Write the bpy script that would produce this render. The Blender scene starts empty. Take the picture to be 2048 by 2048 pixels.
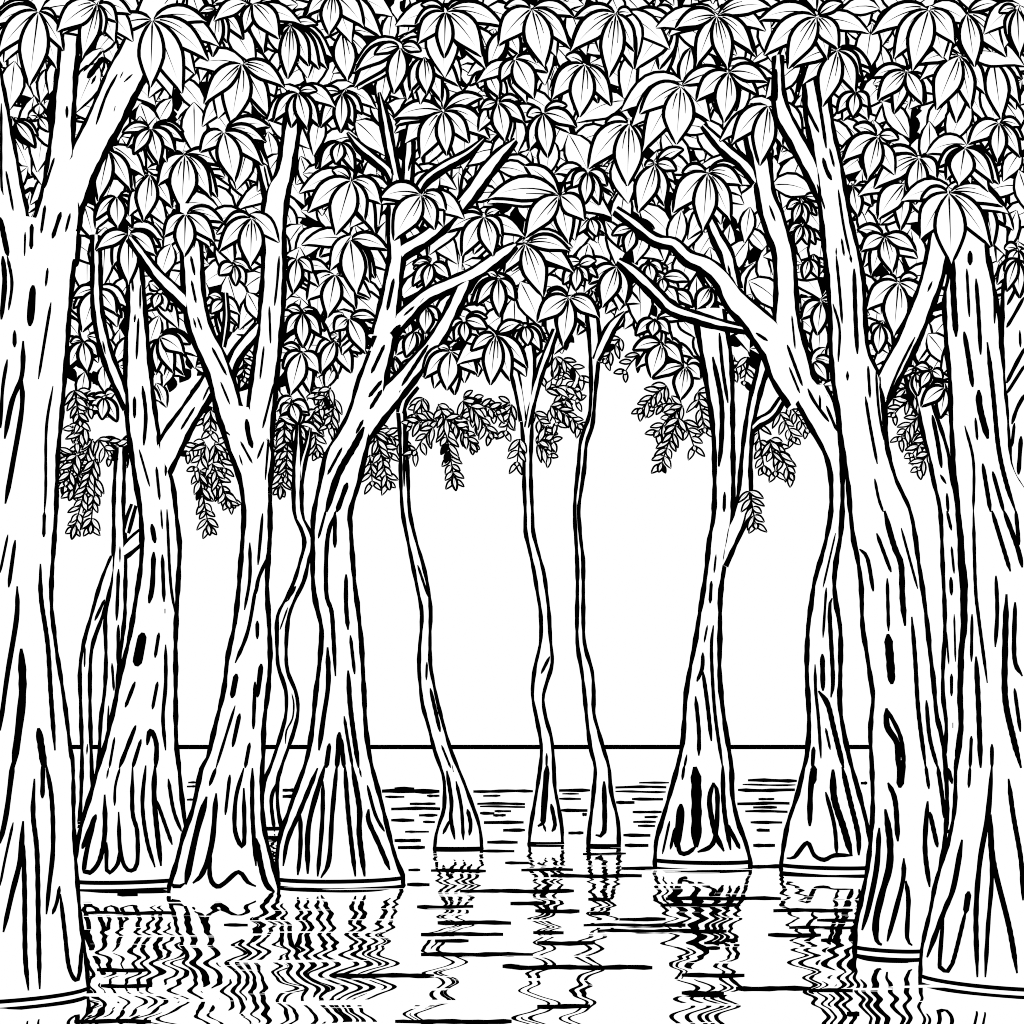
import bpy, math, random
from math import sin, cos, pi, atan, radians, sqrt
random.seed(7)

# ------------------------------------------------------------------ frame of reference
F = 2400.0          # focal length in picture pixels (2048 wide)
HY = 1493.0         # row of the horizon
CAM_H = 1.6         # eye height above the water
K = 512.0 / 1932.0  # one survey unit in picture pixels
scene = bpy.context.scene
col = bpy.context.collection


def U(c, r, x, y):
    """survey sheet (column, row) and units on it -> picture pixels"""
    return ((c * 1932 + x) * K, (r * 1932 + y) * K)


def W(p, R):
    """direction p at ground distance R from the eye -> world point"""
    th = atan((p[0] - 1024.0) / F)
    return (R * sin(th), R * cos(th), CAM_H + (HY - p[1]) / F * R * cos(th))


def RB(p):
    """ground distance at which direction p meets the water"""
    th = atan((p[0] - 1024.0) / F)
    return CAM_H * F / (p[1] - HY) / cos(th)


# ------------------------------------------------------------------ materials
def ink_like(name, a, b, scale):
    m = bpy.data.materials.new(name)
    m.use_nodes = True
    nt = m.node_tree
    nt.nodes.clear()
    out = nt.nodes.new('ShaderNodeOutputMaterial')
    em = nt.nodes.new('ShaderNodeEmission')
    no = nt.nodes.new('ShaderNodeTexNoise')
    no.inputs['Scale'].default_value = scale
    ge = nt.nodes.new('ShaderNodeNewGeometry')
    ra = nt.nodes.new('ShaderNodeValToRGB')
    ra.color_ramp.elements[0].color = (a, a, a, 1)
    ra.color_ramp.elements[1].color = (b, b, b, 1)
    nt.links.new(ge.outputs['Position'], no.inputs['Vector'])
    nt.links.new(no.outputs['Fac'], ra.inputs['Fac'])
    nt.links.new(ra.outputs['Color'], em.inputs['Color'])
    nt.links.new(em.outputs['Emission'], out.inputs['Surface'])
    return m


PAPER = ink_like('self_lit_paper', 1.0, 1.0, 3.0)  # glows evenly: emission puts the brightness into the colour, without lamps
INK = ink_like('black_ink', 0.0, 0.0, 3.0)


def water_material():
    m = bpy.data.materials.new('still_water')
    m.use_nodes = True
    nt = m.node_tree
    nt.nodes.clear()
    N = nt.nodes.new
    L = nt.links.new
    out = N('ShaderNodeOutputMaterial')
    ge = N('ShaderNodeNewGeometry')
    # ripples running across the pool: sideways tilt of the surface
    mp = N('ShaderNodeMapping')
    mp.inputs['Scale'].default_value = (0.9, 2.2, 1.0)
    L(ge.outputs['Position'], mp.inputs['Vector'])
    n1 = N('ShaderNodeTexNoise')
    n1.inputs['Scale'].default_value = 1.0
    n1.inputs['Detail'].default_value = 0.6
    n1.inputs['Roughness'].default_value = 0.4
    L(mp.outputs['Vector'], n1.inputs['Vector'])
    s1 = N('ShaderNodeMath'); s1.operation = 'SUBTRACT'; s1.inputs[1].default_value = 0.5
    L(n1.outputs['Fac'], s1.inputs[0])
    a1 = N('ShaderNodeMath'); a1.operation = 'MULTIPLY'; a1.inputs[1].default_value = 0.29
    L(s1.outputs[0], a1.inputs[0])
    cb = N('ShaderNodeCombineXYZ'); cb.inputs['Z'].default_value = 1.0
    L(a1.outputs[0], cb.inputs['X'])
    vn = N('ShaderNodeVectorMath'); vn.operation = 'NORMALIZE'
    L(cb.outputs[0], vn.inputs[0])
    gl = N('ShaderNodeBsdfGlossy')
    gl.inputs['Roughness'].default_value = 0.0
    gl.inputs['Color'].default_value = (1, 1, 1, 1)
    L(vn.outputs[0], gl.inputs['Normal'])
    # painted glints: long flat patches of white emission that break the reflections up
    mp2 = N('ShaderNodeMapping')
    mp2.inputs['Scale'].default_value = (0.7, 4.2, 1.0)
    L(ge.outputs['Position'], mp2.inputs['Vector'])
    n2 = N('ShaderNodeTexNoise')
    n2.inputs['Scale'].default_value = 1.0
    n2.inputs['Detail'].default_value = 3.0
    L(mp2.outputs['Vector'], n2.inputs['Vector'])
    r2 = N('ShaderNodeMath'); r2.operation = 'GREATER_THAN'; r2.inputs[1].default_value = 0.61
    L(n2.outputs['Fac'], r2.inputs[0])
    # far water is painted flat white by emission in place of mirroring
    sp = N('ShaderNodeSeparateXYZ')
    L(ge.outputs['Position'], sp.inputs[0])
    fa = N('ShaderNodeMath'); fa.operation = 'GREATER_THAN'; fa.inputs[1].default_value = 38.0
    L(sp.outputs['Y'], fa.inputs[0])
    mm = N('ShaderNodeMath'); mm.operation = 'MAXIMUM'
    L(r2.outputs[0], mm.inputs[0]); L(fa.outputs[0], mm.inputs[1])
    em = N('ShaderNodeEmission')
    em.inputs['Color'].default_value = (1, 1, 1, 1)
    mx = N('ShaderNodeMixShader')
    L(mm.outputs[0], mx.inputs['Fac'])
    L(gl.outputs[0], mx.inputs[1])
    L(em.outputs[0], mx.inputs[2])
    L(mx.outputs[0], out.inputs['Surface'])
    return m


WATER = water_material()


# ------------------------------------------------------------------ mesh collector
class MB:
    def __init__(self):
        self.v = []; self.f = []; self.m = []

    def add(self, verts, faces, mats):
        o = len(self.v)
        self.v += verts
        self.f += [tuple(i + o for i in f) for f in faces]
        self.m += mats

    def build(self, name, parent=None, mats=None):
        me = bpy.data.meshes.new(name)
        me.from_pydata(self.v, [], self.f)
        for mt in (mats or (PAPER, INK)):
            me.materials.append(mt)
        me.polygons.foreach_set('material_index', self.m)
        me.update()
        o = bpy.data.objects.new(name, me)
        col.objects.link(o)
        if parent is not None:
            o.parent = parent
            o.matrix_parent_inverse = parent.matrix_world.inverted()
        return o


def tag(o, label=None, cat=None, group=None, kind=None):
    if label: o['label'] = label
    if cat: o['category'] = cat
    if group: o['group'] = group
    if kind: o['kind'] = kind
    return o


def dense(pts, step):
    """Catmull-Rom through tuples of any length, resampled about every step pixels (by the first two values)"""
    n = len(pts)
    if n == 2:
        k = max(1, int(math.dist(pts[0][:2], pts[1][:2]) / step))
        return [tuple(a + (b - a) * i / k for a, b in zip(*pts)) for i in range(k + 1)]
    out = []
    for i in range(n - 1):
        p0 = pts[i - 1] if i else tuple(2 * a - b for a, b in zip(pts[0], pts[1]))
        p1, p2 = pts[i], pts[i + 1]
        p3 = pts[i + 2] if i + 2 < n else tuple(2 * a - b for a, b in zip(pts[-1], pts[-2]))
        k = max(1, int(math.dist(p1[:2], p2[:2]) / step))
        for j in range(k):
            t = j / k
            out.append(tuple(0.5 * (2 * b + (c - a) * t + (2 * a - 5 * b + 4 * c - d) * t * t + (3 * b - a - 3 * c + d) * t ** 3)
                             for a, b, c, d in zip(p0, p1, p2, p3)))
    out.append(pts[-1])
    return out


NF = 14  # facets across the front of a stem


class Stem:
    """a round stem lofted through cross-sections (left, right); dark bark contour along both flanks"""

    def __init__(self, secs, R, line=9.0, depth=0.65, foot=False, ring=True):
        # secs: list of (xl, yl, xr, yr) pixels measured to the middle of the contour line
        self.R = R
        self.secs = secs
        self.line = line
        self.depth = depth
        self.foot = foot
        self.ring = ring
        self.data = []
        for i, (xl, yl, xr, yr) in enumerate(secs):
            cx, cy = (xl + xr) / 2, (yl + yr) / 2
            hx, hy = (xr - xl) / 2, (yr - yl) / 2
            h = sqrt(hx * hx + hy * hy)
            ux, uy = (hx / h, hy / h) if h > 1e-6 else (1, 0)
            wob = line * (1 + 0.16 * sin(i * 0.7 + secs[0][0]) + 0.1 * sin(i * 1.9))
            wob = min(wob, 1.1 * h + 1.5) if depth == 0.65 else wob
            self.data.append((cx, cy, ux, uy, h + wob / 2, wob))

    def mesh(self, mb):
        R = self.R
        rings = []
        for (cx, cy, ux, uy, a, w) in self.data:
            C = W((cx, cy), R)
            E = W((cx + ux * a, cy + uy * a), R)
            lat = [E[k] - C[k] for k in range(3)]
            lat[2] = -uy * a / F * R * cos(atan((cx - 1024.0) / F))
            al = sqrt(sum(t * t for t in lat))
            g = sqrt(C[0] ** 2 + C[1] ** 2)
            dep = (C[0] / g * al * self.depth, C[1] / g * al * self.depth, 0)
            s0 = max(0.02, 1 - w / a)
            p0 = math.asin(s0)
            ph = [-p0 + 2 * p0 * k / NF for k in range(NF + 1)]
            ph += [p0 + (pi - 2 * p0) * k / 6 for k in range(1, 7)]
            ph += [pi - p0 + 2 * p0 * k / 4 for k in range(1, 5)]
            ph += [pi + p0 + (pi - 2 * p0) * k / 6 for k in range(1, 6)]
            rings.append([tuple(C[k] + lat[k] * sin(t) - dep[k] * cos(t) for k in range(3)) for t in ph])
        n = len(rings[0])
        verts = [v for r in rings for v in r]
        faces = []; mats = []
        rowmat = [None] * (len(rings) - 1)
        if self.foot:
            rowmat = [None] * (len(rings) - 1)
            if self.ring:
                rowmat[self.ring_row] = 1
            rowmat[-1] = 0
        for i in range(len(rings) - 1):
            for k in range(n):
                k2 = (k + 1) % n
                faces.append((i * n + k, i * n + k2, (i + 1) * n + k2, (i + 1) * n + k))
                side = NF <= k < NF + 6 or k >= NF + 10
                m = 1 if side else 0
                if rowmat[i] == 1: m = 1
                mats.append(m)
        faces.append(tuple(range(n))); mats.append(0)
        b = (len(rings) - 1) * n
        faces.append(tuple(b + k for k in reversed(range(n)))); mats.append(0)
        mb.add(verts, faces, mats)

    def at(self, p, eps=1.0):
        """world point on the front of the stem seen in direction p"""
        best = None
        for i in range(len(self.data) - 1):
            a = self.data[i]; b = self.data[i + 1]
            dx, dy = b[0] - a[0], b[1] - a[1]
            q = dx * dx + dy * dy
            t = 0 if q < 1e-9 else max(0, min(1, ((p[0] - a[0]) * dx + (p[1] - a[1]) * dy) / q))
            if abs(a[3]) < 1e-6 and abs(b[3]) < 1e-6 and abs(dy) > 1e-6:
                t = max(0, min(1, (p[1] - a[1]) / dy))
                d = abs(p[1] - (a[1] + dy * t)) * 5 + abs(p[0] - a[0] - dx * t) * 0.01
            else:
                d = math.dist(p, (a[0] + dx * t, a[1] + dy * t))
            if best is None or d < best[0]:
                best = (d, i, t)
        _, i, t = best
        a = self.data[i]; b = self.data[i + 1]
        c = [x + (y - x) * t for x, y in zip(a, b)]
        u = ((p[0] - c[0]) * c[2] + (p[1] - c[1]) * c[3]) / max(c[4], 1e-6)
        u = max(-1, min(1, u))
        am = c[4] * self.R / F
        d = am * self.depth * sqrt(1 - u * u) + 0.03 * am + 0.004 * eps
        return W(p, self.R - d)

    def stroke(self, mb, pts, w, eps=1.0):
        pts = dense(pts, 7.0)
        n = len(pts)
        L = []; Rr = []
        for i, p in enumerate(pts):
            a = pts[max(0, i - 1)]; b = pts[min(n - 1, i + 1)]
            dx, dy = b[0] - a[0], b[1] - a[1]
            q = sqrt(dx * dx + dy * dy) or 1
            t = i / (n - 1)
            ww = w * 0.56 * (0.34 + 0.66 * min(1, sin(pi * min(1, max(0, t))) * 2.6)) * (1 + 0.08 * sin(i * 1.3 + p[0]))
            nx, ny = -dy / q * ww, dx / q * ww
            L.append(self.at((p[0] + nx, p[1] + ny), eps))
            Rr.append(self.at((p[0] - nx, p[1] - ny), eps))
        mb.add(L + Rr, [(i, i + 1, n + i + 1, n + i) for i in range(n - 1)], [1] * (n - 1))


def trunk_secs(c, rows):
    """rows: (sheet row, y, xl, xr) -> dense sections"""
    p = []
    for (r, y, xl, xr) in rows:
        a = U(c, r, xl, y); b = U(c, r, xr, y)
        p.append((0.0, a[1], a[0], b[0]))
    q = dense(p, 9.0)
    return [(s[2], s[1], s[3], s[1]) for s in q]


def limb_secs(pts):
    """pts: (x, y, width) pixels, width to the middle of the contour lines"""
    q = dense(pts, 9.0)
    out = []
    n = len(q)
    for i, (x, y, w) in enumerate(q):
        a = q[max(0, i - 1)]; b = q[min(n - 1, i + 1)]
        dx, dy = b[0] - a[0], b[1] - a[1]
        l = sqrt(dx * dx + dy * dy) or 1
        nx, ny = dy / l * w / 2, -dx / l * w / 2
        if nx < 0 or (abs(nx) < 1e-6 and ny < 0): nx, ny = -nx, -ny
        out.append((x - nx, y - ny, x + nx, y + ny))
    # keep left/right from swapping along a bend
    for i in range(1, n):
        px = out[i - 1]; cx = out[i]
        if (px[2] - px[0]) * (cx[2] - cx[0]) + (px[3] - px[1]) * (cx[3] - cx[1]) < 0:
            out[i] = (cx[2], cx[3], cx[0], cx[1])
    return out


# ------------------------------------------------------------------ leaves
def leaf(mb, base, tip, hw, R, rim=5.6, rib=4.4, bend=0.24, veins=1, order=0.0, dark=False, steps=11):
    dx, dy = tip[0] - base[0], tip[1] - base[1]
    L = sqrt(dx * dx + dy * dy)
    if L < 2: return
    cx = (base[0] + tip[0]) / 2
    cy = (base[1] + tip[1]) / 2 - bend * abs(dx) * (1 if L else 0)
    Lm = L * R / F
    cup = 0.05 * Lm
    rows = []

    def mid(t):
        x = (1 - t) ** 2 * base[0] + 2 * t * (1 - t) * cx + t * t * tip[0]
        y = (1 - t) ** 2 * base[1] + 2 * t * (1 - t) * cy + t * t * tip[1]
        gx = 2 * (1 - t) * (cx - base[0]) + 2 * t * (tip[0] - cx)
        gy = 2 * (1 - t) * (cy - base[1]) + 2 * t * (tip[1] - cy)
        g = sqrt(gx * gx + gy * gy) or 1
        return x, y, -gy / g, gx / g

    def prof(t):
        return hw * 1.03 * max(0.0, sin(pi * t ** 0.92)) ** 0.8 * (1.0 if t < 0.55 else 1 - 0.6 * (t - 0.55))

    def dist(t, s):
        return R + order + cup * ((t - 0.45) ** 2 * 0.25 + 0.05 * s * s) * 0.6

    verts = []
    for i in range(steps + 1):
        t = i / steps
        x, y, nx, ny = mid(t)
        w = prof(t)
        wo = w + rim / 2 if 0 < i < steps else rim * 0.3
        wi = max(0.0, w - rim / 2) if 0 < i < steps else 0
        r = min(wi, rib / 2 * (1 - t / 0.8)) if t < 0.8 else 0
        r = max(r, 0)
        for off in (-wo, -wi, -r, r, wi, wo):
            verts.append(W((x + nx * off, y + ny * off), dist(t, off / max(hw, 1))))
    faces = []; mats = []
    for i in range(steps):
        for k in range(5):
            faces.append((i * 6 + k, i * 6 + k + 1, (i + 1) * 6 + k + 1, (i + 1) * 6 + k))
            mats.append(1 if (k in (0, 2, 4) or dark) else 0)
    mb.add(verts, faces, mats)
    if veins and hw > 13 and not dark:
        for s, t0, t1 in ((-0.42, 0.10, 0.46), (0.42, 0.12, 0.40))[:veins]:
            n = 5; a = []; b = []
            for i in range(n + 1):
                t = t0 + (t1 - t0) * i / n
                x, y, nx, ny = mid(t)
                o = prof(t) * s
                ww = 1.7 * (1 - 0.7 * i / n)
                a.append(W((x + nx * (o - ww), y + ny * (o - ww)), dist(t, s) - 0.003))
                b.append(W((x + nx * (o + ww), y + ny * (o + ww)), dist(t, s) - 0.003))
            mb.add(a + b, [(i, i + 1, n + 2 + i, n + 1 + i) for i in range(n)], [1] * n)


def strip(mb, pts, w0, w1, R, mat=1):
    pts = dense(pts, 8.0)
    n = len(pts); A = []; B = []
    for i, p in enumerate(pts):
        a = pts[max(0, i - 1)]; b = pts[min(n - 1, i + 1)]
        dx, dy = b[0] - a[0], b[1] - a[1]
        q = sqrt(dx * dx + dy * dy) or 1
        w = (w0 + (w1 - w0) * i / (n - 1)) / 2
        A.append(W((p[0] - dy / q * w, p[1] + dx / q * w), R)); B.append(W((p[0] + dy / q * w, p[1] - dx / q * w), R))
    mb.add(A + B, [(i, i + 1, n + i + 1, n + i) for i in range(n - 1)], [mat] * (n - 1))


def frond_mesh(a, b, R, rnd):
    """a hanging pinnate spray from a to its tip b: a stalk with pairs of small dark leaflets"""
    mb = MB()
    dx, dy = b[0] - a[0], b[1] - a[1]
    L = sqrt(dx * dx + dy * dy)
    c = ((a[0] + b[0]) / 2, (a[1] + b[1]) / 2 - 0.12 * abs(dx))
    n = max(3, int(L / 15))

    def q(t):
        return ((1 - t) ** 2 * a[0] + 2 * t * (1 - t) * c[0] + t * t * b[0], (1 - t) ** 2 * a[1] + 2 * t * (1 - t) * c[1] + t * t * b[1])
    strip(mb, [a, c, q(0.85)], 4.0, 2.6, R)
    for i in range(n):
        t = 0.02 + 0.84 * i / max(1, n - 1)
        p = q(t); p2 = q(min(1, t + 0.05))
        an = math.atan2(p2[1] - p[1], p2[0] - p[0])
        for s in (-1, 1):
            if rnd.random() < 0.04: continue
            g = an + s * radians(rnd.uniform(28, 60))
            l = rnd.uniform(22, 36) * (1 - 0.25 * t)
            leaf(mb, p, (p[0] + cos(g) * l, p[1] + sin(g) * l + 3), rnd.uniform(4.0, 5.6), R, rim=rnd.uniform(3.2, 4.2), rib=0.8, bend=0.1,
                 veins=0, order=0.004 * i + 0.002 * s, steps=7, dark=rnd.random() < 0.04)
    p = q(0.82)
    leaf(mb, p, b, 5.0, R, rim=5.0, rib=1.0, bend=0, veins=0, order=-0.004, steps=7)
    return mb


# ------------------------------------------------------------------ the trees
# trunk rows: (sheet row, y, left edge, right edge); limbs: (kind, sheet col, sheet row, points)
# strokes: {(col,row): 'x y x y ... w; ...'}
TREES = {}


def tree(key, **kw):
    TREES[key] = kw


tree('T1', c=0, line=10, label='massive trunk at the left edge of the picture, forking into three stout limbs high up', base=(3, 1660),
     trunk=[(0, 1730, -260, 596), (0, 1932, -300, 578), (1, 0, -310, 560), (1, 300, -325, 530), (1, 700, -330, 500), (1, 1100, -330, 470), (1, 1500, -335, 435),
            (1, 1932, -340, 420), (2, 300, -345, 400), (2, 650, -350, 385), (2, 1000, -380, 420), (2, 1400, -420, 480), (2, 1800, -460, 530), (3, 0, -480, 548),
            (3, 500, -520, 556), (3, 1000, -560, 590), (3, 1300, -580, 620), (3, 1520, -590, 650), (3, 1675, -600, 660)],
     limbs=[('E', 0, [(0, -150, 520, 650), (0, 200, 480, 605), (0, 560, 432, 572), (0, 800, 408, 560), (0, 1000, 390, 552), (0, 1150, 372, 560), (0, 1400, 335, 600), (0, 1690, 260, 600), (1, 0, 150, 500)]),
            ('P', 0, 0, [(1190, 40, 225), (1030, 430, 245), (930, 620, 255), (785, 930, 235), (670, 1150, 225), (560, 1400, 230), (450, 1690, 250)]),
            ('E', 0, [(0, 500, -270, 0), (0, 770, -250, 50), (0, 1200, -230, 130), (0, 1500, -210, 185), (0, 1690, -200, 225), (1, 0, -200, 260)])],
     strokes={(0, 0): '45 1290 75 1450 100 1590 18;0 1640 60 1932 38;340 1550 310 1760 22;460 1600 395 1800 28;530 1610 495 1750 18;190 1750 185 1932 14;240 1690 235 1880 28',
              (0, 1): '20 0 35 200 10 480 35;55 0 90 200 65 410 22;360 90 345 230 18;250 220 225 530 50;110 560 110 690 28;385 350 340 620 290 930 20;175 640 165 900 90 1100 35 1380 34;160 900 165 1150 90 1600 40 1870 34;55 780 20 1000 5 1300 24;400 980 350 1300 345 1750 335 1932 20',
              (0, 2): '335 0 330 190 24;60 170 0 460 18;115 210 65 570 26;130 560 125 800 60 1200 25 1450 0 1650 34;160 1030 170 1350 140 1650 100 1932 54;305 390 310 650 360 1000 385 1400 415 1800 32;290 1630 315 1800 335 1932 50',
              (0, 3): '100 -60 50 330 0 570 38;100 410 40 680 0 890 20;175 400 150 700 90 950 25 1240 36;170 500 185 900 190 1400 215 1680 34;260 80 250 350 280 650 290 1200 300 1670 34;325 -40 320 230 32;345 -40 390 230 400 600 370 900 350 1105 32;450 890 430 1010 395 1105 26;455 950 490 1250 520 1500 570 1600 600 1550 620 1300 30'},
     lstrokes=[{(0, 0): '505 800 505 890 22;410 1190 335 1420 18'},
               {(0, 0): '500 1340 440 1480 350 1690 25;885 560 800 720 725 940 20;780 430 660 590 40;780 380 630 540 15;930 540 905 590 10;1000 560 935 620 14;870 800 860 840 16;725 570 690 635 20;545 1140 515 1210 34'},
               {(0, 0): '10 780 10 1350 25 1470 18'}])

tree('T2', c=0, line=10, label='stout buttressed trunk standing in the water right beside the massive left edge trunk', base=(3, 828),
     trunk=[(0, 1600, 945, 1060), (1, 0, 950, 1062), (1, 300, 968, 1088), (1, 700, 950, 1120), (1, 1000, 948, 1150), (1, 1300, 965, 1190), (1, 1550, 1000, 1250), (1, 1700, 1022, 1300), (1, 1932, 1060, 1328),
            (2, 250, 1072, 1355), (2, 450, 1060, 1348), (2, 700, 1022, 1335), (2, 950, 980, 1325), (2, 1200, 920, 1325), (2, 1500, 860, 1325), (2, 1750, 800, 1330), (3, 0, 745, 1350),
            (3, 200, 690, 1368), (3, 400, 630, 1392), (3, 600, 590, 1420), (3, 820, 560, 1440)],
     limbs=[('P', 0, 1, [(1800, 620, 130), (1650, 850, 130), (1560, 1000, 130), (1420, 1210, 140), (1310, 1390, 170), (1200, 1600, 180)]),
            ('P', 0, 1, [(725, -150, 60), (728, 60, 60), (735, 400, 70), (800, 720, 80), (890, 960, 80), (970, 1160, 60)])],
     strokes={(0, 1): '990 100 1005 270 16;1060 220 1057 400 14;1020 440 1015 500 16;1045 470 1030 780 18;1015 1060 1015 1225 24;1075 980 1100 1200 1085 1430 26;1050 1460 1130 1740 16;1180 1590 1205 1840 20;1255 1450 1250 1660 18;1190 1330 1190 1430 18',
              (0, 2): '1145 90 1170 235 34;1160 300 1150 550 1125 690 34;1225 320 1238 680 26;1260 -20 1285 500 1320 760 20;1215 -20 1225 130 14;1245 730 1245 765 20;1080 910 1030 1165 64;1200 910 1170 1100 26;1250 1000 1250 1300 1230 1550 1250 1800 26;1020 1280 945 1475 26;1190 1280 1150 1490 22;1025 1610 900 1932 30;865 1700 825 1932 18;1065 1715 1000 1932 26;1110 1760 1135 1650 1180 1750 1175 1932 34',
              (0, 3): '905 0 870 140 865 285 20;820 0 805 80 14;1000 0 1000 330 1035 480 1035 720 990 775 940 740 905 600 895 330 30;1100 -20 1075 270 1110 550 1170 750 28;1170 -20 1165 250 1215 740 36;1180 240 1300 580 26;1270 80 1310 320 1370 480 26;725 350 660 600 635 780 680 790 750 700 790 500 790 200 34;900 620 890 720 830 790 805 770 805 560 28;725 350 620 610 36'},
     lstrokes=[{(0, 1): '1470 1140 1365 1310 18;1580 980 1530 1090 14'}, {(0, 1): '775 640 795 740 14'}])

tree('T3', c=0, line=10, label='thick trunk with a deep V fork above a wavy rooted foot, third from the left', base=(3, 905), ring=False,
     trunk=[(1, 1150, 1630, 1890), (1, 1450, 1720, 2070 - 20), (1, 1700, 1810, 2040), (1, 1932, 1840, 2038), (2, 200, 1832, 2036), (2, 450, 1812, 2018), (2, 600, 1800, 2016), (2, 850, 1772, 2030), (2, 1100, 1720, 2038),
            (2, 1350, 1690, 2022), (2, 1600, 1630, 1992), (2, 1850, 1570, 1986), (3, 0, 1525, 1978), (3, 300, 1460, 1978), (3, 500, 1390, 2000), (3, 700, 1340, 2050), (3, 880, 1286, 2100)],
     limbs=[('E', 0, [(0, 1560, 1340, 1480), (0, 1800, 1360, 1510), (1, 0, 1372, 1524), (1, 300, 1386, 1540), (1, 550, 1420, 1600), (1, 750, 1500, 1700), (1, 950, 1580, 1770), (1, 1200, 1640, 1835), (1, 1400, 1700, 1880)]),
            ('E', 1, [(0, 700, 240, 350), (0, 950, 215, 330), (0, 1300, 160, 280), (0, 1450, 80, 245), (0, 1700, 45, 215), (1, 0, 55, 214), (1, 300, 40, 210), (1, 650, 5, 185), (1, 950, -35, 155), (1, 1250, -70, 128), (1, 1600, -100, 110), (1, 1800, -90, 106)]),
            ('P', 0, 0, [(980, 1800, 50), (1060, 1905, 60), (1180, 2070, 80), (1300, 2190, 95), (1440, 2330, 100), (1500, 2420, 90)]),
            ('P', 0, 1, [(1960, 540, 80), (1870, 640, 80), (1790, 740, 80), (1735, 860, 70), (1720, 960, 50)]),
            ('P', 1, 0, [(-40, 950, 60), (20, 1150, 70), (70, 1330, 80), (110, 1500, 90), (120, 1600, 90)]),
            ('P', 0, 1, [(1700, 280, 28), (1710, 450, 36), (1700, 560, 40), (1680, 690, 30)])],
     strokes={(0, 1): '1815 1400 1905 1565 16;1805 1500 1830 1580 12;1860 1230 1875 1350 1905 1450 34',
              (1, 1): '60 1400 10 1530 16;110 1200 70 1690 16',
              (0, 2): '1885 230 1885 500 1845 740 24;1932 560 1870 900 1775 1140 26;1785 1220 1750 1405 36;1775 1460 1630 1932 20;1810 1520 1755 1775 28;1885 1740 1850 1932 26;1925 1280 1912 1640 26',
              (1, 2): '50 10 15 400 22;10 820 10 960 26;40 1145 10 1400 34;90 340 20 500 0 620 26',
              (0, 3): '1630 0 1580 135 26;1735 50 1700 355 24;1560 215 1480 500 1400 880 44;1632 190 1600 560 1530 790 1455 870 36;1292 870 1310 892 1360 893 1395 870 30;1585 600 1585 820 1635 893 1690 872 1800 785 1870 862 1932 893 32;1840 0 1780 230 1775 480 1840 575 1840 150 30;1905 0 1905 350 1932 740 30',
              (1, 3): '0 530 40 750 80 880 140 935 40'},
     lstrokes=[{(0, 1): '1440 0 1470 145 20;1445 185 1480 355 18;1460 470 1480 545 15;1490 460 1525 560 14;1600 690 1710 900 18;1665 950 1735 1120 15;1685 1310 1745 1360 14'},
               {(1, 1): '175 0 160 200 140 375 18;100 380 110 660 16;60 680 30 930 15;140 950 50 1300 18'}, {}, {}, {(1, 0): '60 1250 110 1480 14'}, {}])

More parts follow.
